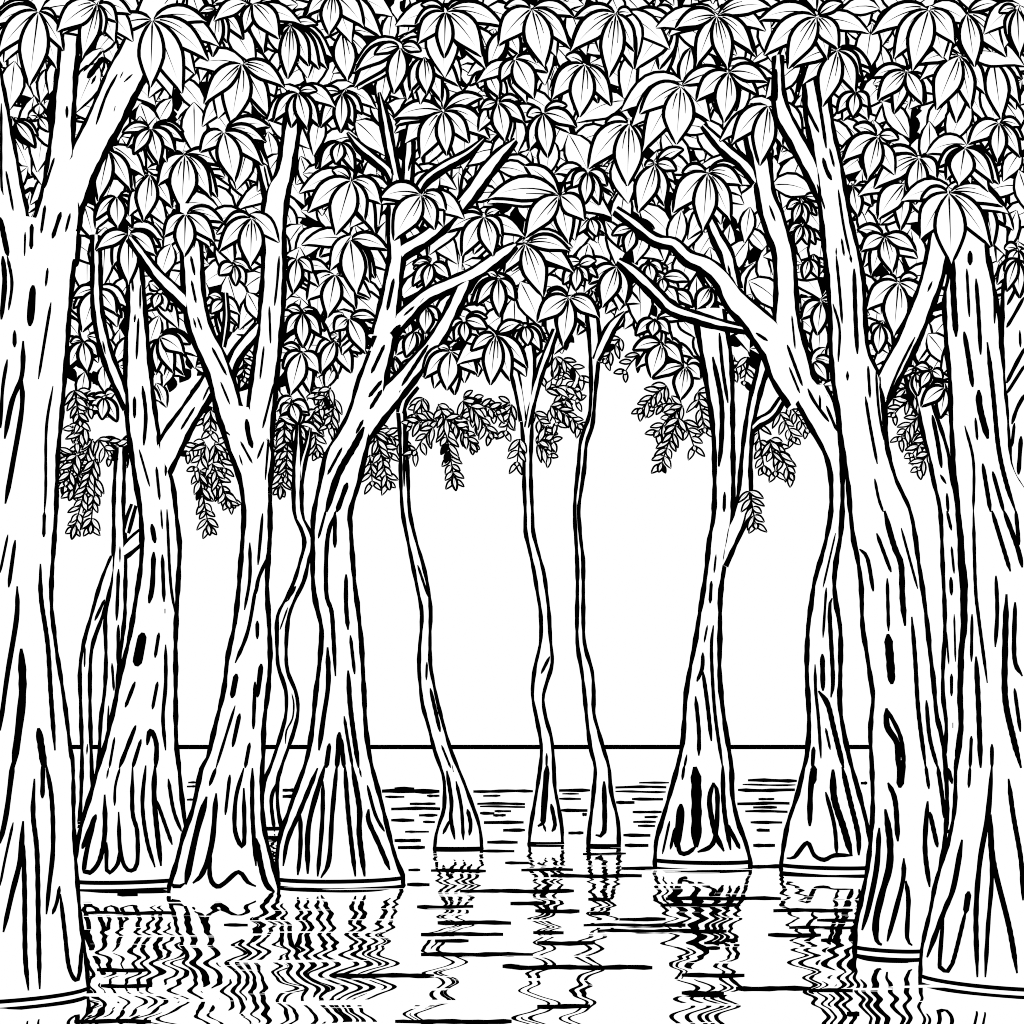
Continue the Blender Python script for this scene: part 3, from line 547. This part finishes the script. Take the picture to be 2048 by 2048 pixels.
# whorls: tree, f(ront)/b(ack), sheet col, row, hub x, y : tip x, tip y, half width; ...
WHORLS = '''
T1 f 0 0 290 80:220 650 105;-20 410 85;480 385 50;-60 200 55;430 150 35;-20 90 40;430 520 40
T1 f 0 0 735 25:430 240 95;620 440 72;780 265 45;880 170 55;990 110 60
T1 f 0 0 1150 145:1135 660 92;1375 705 110;780 270 62;1575 460 85;1560 165 60
T3 b 0 0 1640 70:1605 430 58;1715 325 45;1840 300 50;1500 100 30;1820 40 32;1550 280 32
T3 b 0 0 1825 475:1540 785 75;1745 940 105;2147 660 68;2035 895 60
T2 f 0 0 1140 965:1005 1170 50;1200 1245 58;920 1005 36;1325 1150 55;1395 1070 36;1390 1000 34
T2 f 0 0 1395 1160:1370 1585 100;1190 1400 70;1590 1490 72;1640 1490 62;1690 1260 42;1180 1290 46
T3 f 0 0 1690 990:1770 1375 88;1510 1150 66;1985 1250 58;2010 1075 50;2040 960 44;1580 1140 36
T2 f 0 0 820 1130:740 1520 62;990 1440 62;945 1385 50
T2 f 0 0 880 1475:890 1725 65;710 1670 46;1000 1720 46;1080 1680 56
T2 f 0 0 1130 1310:1085 1665 80;960 1455 50;990 1300 34;1300 1570 58
T3 f 0 0 1400 1610:1390 1940 75;1235 1790 60;1620 1830 66;1685 1680 56
T3 f 0 0 1900 1640:1890 2010 90;1650 1900 70;1690 1700 50
T2 f 0 0 970 1760:970 2150 74;720 1890 58;850 2010 60;1180 1932 66;1215 1870 48
T1 b 0 0 110 910:270 1120 46;290 1030 38;210 1100 46
T2 b 0 0 290 880:370 1000 40;300 780 44;210 880 40
T4 b 1 0 260 185:240 595 62;400 500 62;480 525 52;540 520 64;470 190 36;370 75 40;200 280 30
T3 b 1 0 -30 20:175 295 86;-90 250 50;60 400 44
T4 b 1 0 650 240:690 610 84;890 490 64;925 285 38;800 210 28
T4 b 1 0 580 -50:550 265 74;815 205 82;955 290 46;380 120 60
T4 f 1 0 1090 350:1040 710 74;890 415 40;750 540 54;740 660 40;1250 390 40
T4 f 1 0 1270 420:1290 715 62;1165 690 58;1530 650 72;1450 490 40;1400 770 50
T4 f 1 0 1430 85:1420 440 56;1220 330 76;1705 430 105;1200 190 58;1735 520 62;1870 205 46;1240 40 40;1600 45 48
T4 b 1 0 1880 220:1750 530 66;1780 560 40;1990 420 60
T4 b 1 0 1745 545:1835 740 56;1680 670 48;1610 650 34
T4 f 1 0 1410 835:1440 1175 62;1240 1195 90;1610 1080 66;1765 1050 84;1035 900 54;1365 580 58;1715 740 44;1050 950 36
T4 f 1 0 1825 770:1880 1070 70;2030 930 54;1690 830 36;1990 760 36;1760 900 40
T3 f 1 0 315 690:390 980 58;265 965 56;130 920 56;480 960 46;465 690 34
T4 b 1 0 650 695:640 1005 56;485 965 55;740 945 46;805 865 46;430 725 38
T4 b 1 0 640 1065:600 1245 50;480 1285 56;450 1275 56;745 1300 46;810 1230 50
T4 f 1 0 720 1355:600 1775 100;390 1605 85;820 1665 66;945 1540 80;570 1285 46;900 1760 50
T4 f 1 0 1250 1465:1040 1815 100;1350 1735 68;930 1500 75;1435 1590 70;1030 1400 38;1230 1740 40
T4 b 1 0 705 1805:760 2200 95;480 1940 58;640 2080 60;1000 1890 58;900 2100 56
T4 f 1 0 1720 1630:1790 1935 70;1555 1935 76;1440 1755 54;1860 1785 56;1565 1600 34;1845 1590 34
T4 f 2 0 150 60:245 505 102;-100 335 98;440 365 66;470 130 58;-60 60 50
T4 f 2 0 20 440:165 745 84;270 550 58;245 510 30;-90 620 50
T4 b 2 0 785 95:730 585 86;440 390 90;470 140 52;925 390 60;910 110 38;920 520 44
T9 b 2 0 1220 170:930 525 100;1110 525 72;850 150 54;1090 50 56;950 800 60
T10 f 2 0 1545 115:1630 525 74;1230 220 68;1390 500 64;1820 400 76;1845 430 70;1960 60 48
T9 b 2 0 550 480:510 885 90;300 750 84;750 800 70;400 430 44;650 780 40
T9 b 2 0 235 850:270 1190 66;130 1140 60;490 965 58;110 880 44;420 800 40
T9 f 2 0 1275 645:1240 1090 112;965 860 86;985 1145 92;1640 560 40
T9 b 2 0 1350 350:1285 690 58;1400 620 34
T10 f 2 0 1635 540:1600 925 84;1390 765 76;1930 620 66;1860 725 40;1690 840 44
T10 f 2 0 1935 790:1870 1250 84;1660 1085 84;2040 1100 70
T9 b 2 0 885 925:870 1405 104;575 1275 104;700 935 48;985 1140 50
T9 b 2 0 575 1290:550 1545 50;450 1420 50;660 1550 52;390 1390 42;720 1405 52
T9 f 2 0 1080 1235:950 1605 84;1150 1555 62;1245 1290 46;1300 1130 42;1235 1380 42;1000 1260 30
T10 f 2 0 1475 1300:1440 1745 85;1215 1605 95;1650 1665 78;1735 1400 70;1280 1310 50;1700 1255 40
T9 b 2 0 360 1470:100 1795 88;550 1665 78;430 1840 70;-180 1500 56;90 1250 66;0 1400 44;380 1780 36
T9 b 2 0 100 1835:235 2240 90;440 1900 58;470 2060 60;-60 2060 60
T9 b 2 0 920 1725:860 1920 50;750 1780 38;800 1870 40
T9 b 2 0 590 1640:640 1790 44;480 1780 40;710 1770 34
T11 f 3 0 370 120:150 520 92;-30 420 92;530 370 78;450 455 48;-70 155 48;110 65 44;570 25 46
T11 f 3 0 525 375:410 805 86;660 700 74;700 570 66;190 510 46;780 520 40
T12 b 3 0 1215 65:1090 535 94;950 445 92;780 260 84;1410 330 86;1430 300 60
T12 b 3 0 1500 95:1560 505 82;1800 430 88;1440 260 50;1760 30 40
T12 b 3 0 1880 60:1900 430 66;1800 280 50;1740 100 34
T12 b 3 0 1045 535:830 760 72;1170 790 62;780 590 50;1190 780 52;950 860 46
T12 b 3 0 1445 415:1270 830 102;1530 820 72;1640 710 72;1130 490 50;1420 930 40
T12 b 3 0 1700 450:1760 900 88;1900 790 66;1920 600 40;1690 700 50
T12 b 3 0 1745 920:1730 1225 62;1510 1090 72;1905 1190 56;1910 960 40;1930 1060 40
T12 f 3 0 1485 1110:1440 1400 92;1345 1360 64;1700 1385 62;1745 1390 74;1280 1270 50
T12 b 3 0 660 690:640 890 50;520 860 50;760 810 46
T12 b 3 0 830 1025:750 1360 74;560 1222 74;990 1055 44;920 1090 34;640 960 48
T12 b 3 0 1140 1185:1110 1545 80;800 1425 84;840 1185 56;1275 1350 66;1200 1300 40
T12 f 3 0 1365 1450:1385 1990 112;1150 1805 105;1680 1860 82;1775 1560 60;1150 1510 50
T12 b 3 0 1030 1380:830 1655 88;1000 1740 56
T12 b 3 0 640 1400:680 1640 52;790 1560 54;620 1370 34
T12 b 3 0 880 1780:700 1900 58;1120 1900 56;670 1740 46;940 2060 70;780 2080 60
T12 b 3 0 1640 1520:1700 1860 50;1790 1700 50;1600 1820 40
T10 f 3 0 250 1520:190 1690 34;290 1690 34;330 1610 28;140 1580 34;370 1630 30
T10 b 3 0 260 1690:200 1850 34;300 1850 34;360 1850 34;150 1760 30
T2 b 0 1 735 250:620 575 84;880 440 62;545 320 44;920 470 46;550 400 32
T2 b 0 1 625 640:660 885 54;520 845 50;740 760 42;530 660 30
T2 b 0 1 785 1060:770 1240 44;680 1205 46;885 1255 46;870 1040 36
T3 b 0 1 1200 610:1390 740 66;1310 885 58;1440 670 44;1180 880 44;1390 900 40
T3 b 0 1 1210 270:1160 400 40;1250 420 44;1360 390 40;1120 200 40
T3 b 0 1 1690 330:1590 440 44;1690 560 34;1660 600 40;1570 300 34
T3 b 0 1 1770 60:1650 150 50;1780 230 34;1850 220 44
T4 b 1 1 310 15:280 285 56;430 130 44;240 110 40;400 200 30
T4 b 1 1 600 135:540 465 74;385 335 86;755 400 60;640 300 40
T4 b 1 1 710 -130:760 290 92;860 200 60
T4 b 1 1 350 425:355 695 54;220 600 48;490 605 50;525 570 46;230 400 32
T4 b 1 1 700 465:590 570 54;830 740 64;860 695 58;915 480 38;640 650 34;780 640 40
T4 b 1 1 345 720:260 1050 76;200 855 50;480 885 62;200 685 32;410 1040 32
T4 b 1 1 600 635:490 890 56;720 885 60;450 745 44;800 740 50;620 900 36
T4 b 1 1 265 1105:320 1270 46;185 1200 34;400 1180 44
T4 b 1 1 1325 50:1275 250 46;1180 232 44;1465 180 48;1420 190 40;1180 70 30
T4 f 1 1 1830 165:1835 460 55;1660 380 48;1620 370 44;1960 340 50;1740 125 30
T4 f 1 1 1570 485:1580 655 42;1500 650 40;1470 540 32;1750 555 48;1750 470 36
T4 f 1 1 1810 590:1770 975 74;1920 945 62;1620 720 48;2050 850 54;2000 510 44
T4 f 1 1 1470 715:1440 1015 74;1670 890 66;1270 925 62;1690 800 50;1370 690 34;1600 690 30;1500 1050 30
T4 b 1 1 1285 380:1275 590 58;1380 490 40
T4 b 1 1 1200 560:1130 770 50;1230 690 36
T9 b 2 1 495 75:480 265 44;385 220 46;580 190 36;640 40 40
T9 b 2 1 430 310:190 500 78;385 685 70;660 470 64;560 525 56;250 320 44;260 270 36
T9 b 2 1 790 75:680 390 76;855 370 60;580 215 54;600 190 40;900 250 44
T7 f 2 1 100 520:120 680 44;60 730 40;220 720 48;245 640 44;-20 560 34
T10 b 2 1 1130 160:1150 275 38;1340 195 42;1080 210 32;1260 250 36
T10 b 2 1 1220 260:1370 390 48;1270 375 38;1170 350 34
T10 b 2 1 1500 230:1390 415 54;1475 430 50;1595 375 46
T10 b 2 1 1030 50:1060 210 48;1140 120 40;970 160 30
T9 b 2 1 1080 475:1060 610 46;930 605 46;1190 590 46;1310 490 34
T9 b 2 1 1130 655:1050 920 74;910 715 48;1290 820 56;1285 700 40
T9 b 2 1 1310 825:1270 1090 68;1060 930 46;1140 890 50;1425 930 58;1430 820 46
T10 f 3 1 405 340:370 600 58;250 480 54;300 390 28;440 470 30
T10 f 3 1 310 15:270 180 36;380 170 38;330 80 26
T12 b 3 1 985 195:950 605 94;740 410 82;1210 370 62;840 175 34;1130 165 40
T12 b 3 1 850 510:830 740 52;940 690 36;780 590 36
T10 b 3 1 340 790:450 950 48;400 960 30
T12 b 3 1 1230 860:1150 1000 40;1320 930 40;1110 840 34
T12 f 3 1 1880 20:1800 270 44;1900 320 44;1990 250 40;1780 120 36
T12 b 3 0 1890 1880:1810 2010 44;1900 2080 46;1780 1880 40;1990 1990 44
T12 b 3 1 1340 990:1155 1140 58;1300 1230 48;1220 990 30
T12 b 3 1 1110 880:1190 960 40;1130 1060 34
'''

# hanging sprays: tree, sheet col, row, from x y to tip x y
FRONDS = '''
T4 1 1 1400 1150 1510 1775
T4 1 1 1340 1290 1180 1510
T4 1 1 1430 1230 1600 1370
T6 1 1 1250 1080 1250 1290
T4 1 1 1620 1130 1790 1385
T7 1 1 1560 1090 1690 1300
T7 1 1 1932 1120 1880 1360
T6 1 1 900 1330 1010 1770
T6 1 1 870 1290 1020 1530
T6 1 1 860 1500 880 1740
T5 1 1 600 1080 550 1310
T5 1 1 220 1240 180 1840
T5 1 1 420 1180 470 1530
T5 1 1 560 1000 480 1160
T5 1 1 240 1400 220 1720
T7 2 1 170 1180 250 1330
T7 2 1 330 760 380 905
T8 2 1 380 780 540 940
T7 2 1 250 1010 520 1010
T8 2 1 290 1130 540 1310
T7 2 1 290 1150 340 1280
T8 2 1 820 620 690 815
T8 2 1 960 740 840 895
T9 2 1 1170 980 945 1195
T9 2 1 1290 1130 1070 1370
T9 2 1 1260 1220 1105 1635
T9 2 1 1300 1240 1385 1475
T9 2 1 1410 1080 1460 1340
T7 2 1 60 1380 35 1590
T7 2 1 190 1420 295 1520
T7 2 1 200 1400 315 1400
T9 2 1 1850 1260 1910 1650
T9 2 1 1780 760 1750 980
T9 2 1 1790 1770 1845 2065
T10 3 1 90 1180 205 1410
T9 3 1 20 1380 195 1700
T9 3 1 20 1400 60 1670
T10 3 1 160 1130 310 1340
T13 3 1 1110 1060 930 1220
T13 3 1 1130 1220 980 1400
T13 3 1 1200 1380 1070 1520
T13 3 1 1210 1490 1130 1620
TA 0 1 700 1380 520 1850
TA 0 1 640 1290 570 1420
TA 0 1 740 1380 840 1540
TA 0 1 580 1500 490 1740
TA 0 2 715 -400 540 210
TA 0 2 720 -260 680 170
TA 0 1 820 1400 960 1480
T2 0 1 1590 1160 1590 1350
T2 0 1 1560 1430 1470 1630
T2 0 1 1600 1560 1740 1910
T2 0 1 1620 1420 1700 1640
T2 0 2 1500 -300 1585 180
T3 0 1 1830 700 1850 960
T1 0 1 560 1010 610 1290
'''

# short marks of ripples lying on the water: sheet col, row 3: x0 x1 y width
RIPPLES = {1: '200 300 168 22;200 290 215 22;950 1385 175 30;1045 1195 155 20;975 1120 218 14;1290 1385 210 16;1160 1355 270 16;1020 1390 307 20;1230 1370 358 18;1020 1195 395 20;1260 1350 407 14;1125 1305 482 14;1045 1245 547 20;1070 1275 600 20;1150 1240 770 14;1320 1735 775 18;1140 1310 880 20;1215 1640 1050 22;1370 1925 1168 22;1245 1865 1255 20;1350 1605 1305 18;1245 2090 1408 22;1860 1990 1497 24;590 1345 1567 22;1050 1930 1915 22;1640 2090 176 20;1715 1845 211 14;1670 2030 270 16;1690 2030 292 12;1690 1800 342 18;1800 1925 326 14;1790 1885 357 16;1720 2020 411 20;1865 2030 470 20;1745 1975 561 20;1690 1950 627 16;1880 2060 716 16;1540 2400 930 22;1920 2180 1022 22',
           2: '355 590 170 22;380 505 196 12;355 520 233 14;370 570 320 20;530 565 350 20;425 540 490 18;780 1165 145 18;960 1185 112 14;780 1160 180 14;905 1140 235 18;785 925 260 20;910 1130 332 16;1000 1100 370 14;915 1085 407 14;950 1080 437 14;840 1045 508 20;850 1030 584 20;535 860 648 14;70 460 768 16;825 1120 758 20;290 980 815 20;575 740 992 20;175 510 1080 22;590 740 1097 20;810 1160 1143 20;540 1310 1188 20;645 1620 1232 22;160 390 1243 20;190 615 1322 22;0 1060 1505 24;190 590 1800 22;1160 2030 985 20;1120 1725 1035 20;1280 1755 1565 22;1280 1600 1705 34;1690 2260 1665 24;1605 1705 1300 20;1450 1600 1320 14;1450 1570 1360 18;1780 2150 95 22;1740 2140 128 12;1705 2135 168 22;1860 1980 234 14;1700 2095 268 20;1820 2000 298 18;1760 2080 328 16;1800 2040 411 18;1845 1945 470 20;1820 1985 584 20;1800 2600 743 22',
           3: '40 640 1075 20;160 640 1205 16;370 650 1150 16;0 400 1262 22;400 550 1300 18;595 690 1857 26;700 750 115 20;330 640 1680 18',
           0: '650 1330 1095 18;730 1110 1525 18;760 1150 1645 18;560 1140 1912 20;1410 1480 140 14;1420 1480 110 14;1410 1470 240 14;1690 1870 1185 16;885 1040 955 20'}


# ------------------------------------------------------------------ build the trees
def parse(s):
    return [[float(t) for t in part.split()] for part in s.split(';') if part.strip()]


def draw_strokes(st, mb, strokes):
    k = 0
    for (c, r), s in strokes.items():
        for q in parse(s):
            w = q[-1] * K
            pts = [U(c, r, q[i], q[i + 1]) for i in range(0, len(q) - 1, 2)]
            k += 1
            st.stroke(mb, pts, w, eps=1 + k * 0.25)


def limb_stem(spec, R, line):
    if spec[0] == 'E':
        secs = trunk_secs(spec[1], spec[2])
    else:
        pts = [U(spec[1], spec[2], x, y) + (w * K,) for x, y, w in spec[3]]
        secs = limb_secs(pts)
    return Stem(secs, R, line)


ROOT = {}; CROWN = {}; RAD = {}
rnd = random.Random(11)
for key, T in TREES.items():
    secs = trunk_secs(T['c'], T['trunk'])
    xl, yb, xr, _ = secs[-1]
    flat = T.get('flat', False)
    ring = T.get('ring', True)
    th = 5.0 if flat else 8.0
    gap = 0.0 if flat else 4.0
    secs.append((xl - 0.5, yb + th, xr + 0.5, yb + th))
    secs.append((xl - 0.5, yb + th + gap + 0.01, xr + 0.5, yb + th + gap + 0.01))
    wl = yb + th + gap
    R = RB(((xl + xr) / 2, wl))
    secs.append((xl, wl + 14, xr, wl + 14))
    RAD[key] = R
    root = bpy.data.objects.new('buttressed_tree' if key not in ('T5', 'T6', 'T7', 'T8', 'TA', 'T13') else 'slender_tree', None)
    col.objects.link(root)
    p = W(((xl + xr) / 2, wl), R)
    root.location = (p[0], p[1], 0)
    tag(root, T['label'], 'tree', 'trees standing in the flooded wood')
    ROOT[key] = root
    bpy.context.view_layer.update()
    st = Stem(secs, R, T['line'], depth=0.35 if flat else 0.6, foot=True, ring=ring)
    st.ring_row = len(secs) - 4
    mb = MB()
    st.mesh(mb)
    draw_strokes(st, mb, T['strokes'])
    mb.build('trunk', root)
    for i, sp in enumerate(T['limbs']):
        ls = limb_stem(sp, R, T['line'] * (1.0 if sp[0] == 'E' else 0.92))
        mb = MB()
        ls.mesh(mb)
        if i < len(T['lstrokes']): draw_strokes(ls, mb, T['lstrokes'][i])
        mb.build('branch', root)

# crowns: small inner leaves as one mesh, every drawn whorl and hanging spray its own piece under it
whorls = []
for line in WHORLS.strip().splitlines():
    head, tail = line.split(':')
    h = head.split()
    c, r = int(h[2]), int(h[3])
    hub = U(c, r, float(h[4]), float(h[5]))
    lv = []
    for q in parse(tail):
        t = U(c, r, q[0], q[1])
        lv.append((t, q[2] * K))
    whorls.append((h[0], h[1], hub, lv))
per = {}
for w in whorls:
    per.setdefault(w[0], []).append(w)
pieces = []
for key in TREES:
    R = RAD[key]
    ws = per.get(key, [])
    inner = MB()
    fr = sorted([w for w in ws if w[1] == 'f'], key=lambda w: w[2][1])
    bk = sorted([w for w in ws if w[1] == 'b'], key=lambda w: w[2][1])
    n = len(fr)
    placed = [(w, R - (0.75 + 0.055 * (n - i))) for i, w in enumerate(fr)] + [(w, R + 0.85 + 0.055 * i) for i, w in enumerate(bk)]
    for w, Rw in placed:
        mb = MB()
        for i, (tip, hw) in enumerate(w[3]):
            d = math.dist(tip, w[2])
            hw = max(hw, 0.17 * d)
            f = min(0.1, 3.0 / max(d, 1))
            base = (w[2][0] + (tip[0] - w[2][0]) * f, w[2][1] + (tip[1] - w[2][1]) * f)
            leaf(mb, base, tip, hw, Rw, rim=7.4 if hw > 12 else 6.4, veins=rnd.choice((0, 1, 1, 2)) if hw > 18 else rnd.choice((0, 0, 0, 1)), order=0.006 * i)
        pieces.append((key, 'leaf_whorl', mb))
        # more leaves crowded behind the whorl
        sz = max(math.dist(t, w[2]) for t, _ in w[3])
        for k in range(3):
            a = rnd.uniform(0, 2 * pi)
            l = sz * rnd.uniform(0.7, 1.0)
            o = (w[2][0] + rnd.uniform(-12, 12), w[2][1] + rnd.uniform(-10, 18))
            leaf(inner, o, (o[0] + cos(a) * l, o[1] + abs(sin(a)) * l * 0.9), l * rnd.uniform(0.17, 0.25), Rw + 0.05 + 0.003 * k, rim=6.0, rib=3.4, veins=0, dark=False, steps=8)
    CROWN[key] = inner
for line in FRONDS.strip().splitlines():
    h = line.split()
    c, r = int(h[1]), int(h[2])
    a = U(c, r, float(h[3]), float(h[4])); b = U(c, r, float(h[5]), float(h[6]))
    pieces.append((h[0], 'frond', frond_mesh(a, b, RAD[h[0]] - 0.1 + 0.4 * rnd.random(), rnd)))
    # a shorter side spray from the same twig
    if rnd.random() > 0.62: continue
    g = math.atan2(b[1] - a[1], b[0] - a[0])
    g += (1 if g < pi / 2 else -1) * radians(rnd.uniform(-48, -26))
    l = math.dist(a, b) * rnd.uniform(0.6, 0.85)
    a2 = (a[0] + rnd.uniform(-8, 8), a[1] + rnd.uniform(-14, 4))
    pieces.append((h[0], 'frond', frond_mesh(a2, (a2[0] + cos(g) * l, a2[1] + sin(g) * l), RAD[h[0]] + 0.35 + 0.3 * rnd.random(), rnd)))
crown_obj = {}
for key in TREES:
    inner = CROWN[key]
    if not inner.v:
        # a few leaves at the tip of the stem
        T = TREES[key]
        s = T['trunk'][0]
        o = U(T['c'], s[0], (s[2] + s[3]) / 2, s[1])
        for k in range(9):
            a = rnd.uniform(0, 2 * pi); l = rnd.uniform(25, 48)
            leaf(inner, o, (o[0] + cos(a) * l, o[1] + sin(a) * l), l * 0.2, RAD[key] + 0.1 + 0.004 * k, rim=5.5, veins=0, steps=8)
    crown_obj[key] = inner.build('crown', ROOT[key])
bpy.context.view_layer.update()
for key, nm, mb in pieces:
    mb.build(nm, crown_obj[key])

# ------------------------------------------------------------------ the far canopy: one dense mass of leaves beyond the trees
LOW = [(0, 700), (120, 720), (240, 760), (330, 760), (450, 760), (530, 800), (600, 760), (700, 640), (760, 660), (850, 700), (960, 710), (1040, 690), (1110, 640), (1160, 620), (1200, 640), (1260, 640), (1330, 660), (1420, 720), (1500, 720), (1560, 760), (1660, 720), (1750, 800), (1932, 830)]


def low(x):
    x = x / 2048 * 1932
    for (a, b), (c, d) in zip(LOW, LOW[1:]):
        if a <= x <= c:
            return (b + (d - b) * (x - a) / (c - a)) * 2048 / 1932
    return (LOW[0][1] if x < 0 else LOW[-1][1]) * 2048 / 1932


far = MB()
rf = random.Random(5)
for layer, (cell, RL) in enumerate(((36, 27.0), (25, 29.0))):
    y = -90
    while y < 900:
        x = -120
        while x < 2170:
            px, py = x + rf.uniform(-9, 9), y + rf.uniform(-9, 9)
            if py < low(px) - 26:
                small = py > low(px) - 110
                if layer == 0:
                    k = rf.random()
                    if k < 0.97:
                        a = radians(rf.gauss(90, 48)); l = rf.uniform(70, 115) * (0.6 if small else 1)
                        leaf(far, (px, py), (px + cos(a) * l, py + sin(a) * l), l * rf.uniform(0.19, 0.27), RL + rf.random() * 1.5, rim=5.6, rib=3.2, veins=0, steps=6)
                else:
                    a = radians(rf.gauss(90, 60)); l = rf.uniform(40, 60) * (0.6 if small else 1)
                    if rf.random() < 0.6:
                        leaf(far, (px, py), (px + cos(a) * l, py + sin(a) * l), l * 0.3, RL + rf.random() * 1.5, rim=3, rib=2, veins=0, dark=True, steps=5)  # all-black leaves, deep shade of the canopy gaps put into their colour
            x += cell
        y += cell
far_o = far.build('canopy_foliage')
tag(far_o, 'dense mass of overlapping leaves filling the canopy behind the trees', kind='stuff')

# ------------------------------------------------------------------ water, far shore
wm = MB()
S = 1500.0
wm.add([(-S, -20, 0), (S, -20, 0), (S, S, 0), (-S, S, 0)], [(0, 1, 2, 3)], [0])
k = 0
for c, s in RIPPLES.items():
    for x0, x1, y, w in parse(s):
        k += 1
        n = max(4, int((x1 - x0) / 60))
        A = []; B = []
        for i in range(n + 1):
            t = i / n
            ww = 1.15 * w * (0.7 + 0.3 * min(1, sin(pi * t) * 4)) / 2 * (1 + 0.18 * sin(i * 2.1 + k))
            yy = y + 3 * sin(i * 0.8 + k) * (1 if x1 - x0 > 300 else 0.3)
            for lst, q in ((A, yy - ww), (B, yy + ww)):
                p = U(c, 3, x0 + (x1 - x0) * t, q)
                R = RB(p)
                v = W(p, R)
                lst.append((v[0], v[1], 0.004))
        wm.add(A + B, [(n + 1 + i, n + 2 + i, i + 1, i) for i in range(n)], [1] * n)
water = wm.build('water', None, (WATER, INK))
tag(water, kind='structure')
sm = MB()
D = 700.0
h0 = (HY - 1489.6) / F * D + CAM_H
h1 = (HY - 1497.2) / F * D + CAM_H
sm.add([(-900, D, -0.2), (900, D, -0.2), (900, D, h0), (-900, D, h0), (-900, D + 20, -0.2), (900, D + 20, -0.2), (900, D + 20, h0), (-900, D + 20, h0)],
       [(0, 1, 2, 3), (4, 7, 6, 5), (3, 2, 6, 7)], [1, 1, 1])
shore = sm.build('distant_shore')
tag(shore, kind='structure')

# ------------------------------------------------------------------ sky, sun, camera
EL, AZ = radians(52), radians(200)
w = bpy.data.worlds.new('World')
scene.world = w
w.use_nodes = True
nt = w.node_tree
bg = nt.nodes['Background']
sky = nt.nodes.new('ShaderNodeTexSky')
sky.sky_type = 'NISHITA'
sky.sun_disc = False
sky.sun_elevation = EL
sky.sun_rotation = AZ
mn = nt.nodes.new('ShaderNodeVectorMath'); mn.operation = 'SCALE'; mn.inputs['Scale'].default_value = 60.0
m2 = nt.nodes.new('ShaderNodeVectorMath'); m2.operation = 'MINIMUM'; m2.inputs[1].default_value = (1, 1, 1)
m3 = nt.nodes.new('ShaderNodeVectorMath'); m3.operation = 'MAXIMUM'; m3.inputs[1].default_value = (1, 1, 1)
nt.links.new(sky.outputs[0], mn.inputs[0])
nt.links.new(mn.outputs[0], m2.inputs[0])
nt.links.new(m2.outputs[0], m3.inputs[0])
nt.links.new(m3.outputs[0], bg.inputs['Color'])
bg.inputs['Strength'].default_value = 1.0
sd = bpy.data.lights.new('sun', 'SUN')
sd.energy = 3.0
sd.angle = radians(0.5)
sd.color = (1.0, 0.96, 0.9)
so = bpy.data.objects.new('sun', sd)
so.rotation_euler = (radians(90) - EL, 0, radians(180) - AZ)
col.objects.link(so)

cd = bpy.data.cameras.new('camera')
cd.sensor_width = 36
cd.lens = F / 2048 * 36
cd.shift_y = (HY - 1024) / 2048
cd.clip_end = 5000
co = bpy.data.objects.new('camera', cd)
co.location = (0, 0, CAM_H)
co.rotation_euler = (radians(90), 0, 0)
col.objects.link(co)
scene.camera = co
scene.view_settings.view_transform = 'Standard'
scene.view_settings.look = 'None'
scene.view_settings.exposure = 0
scene.cycles.max_bounces = 4
scene.cycles.transparent_max_bounces = 4
scene.cycles.use_denoising = False
scene.cycles.filter_width = 0.9
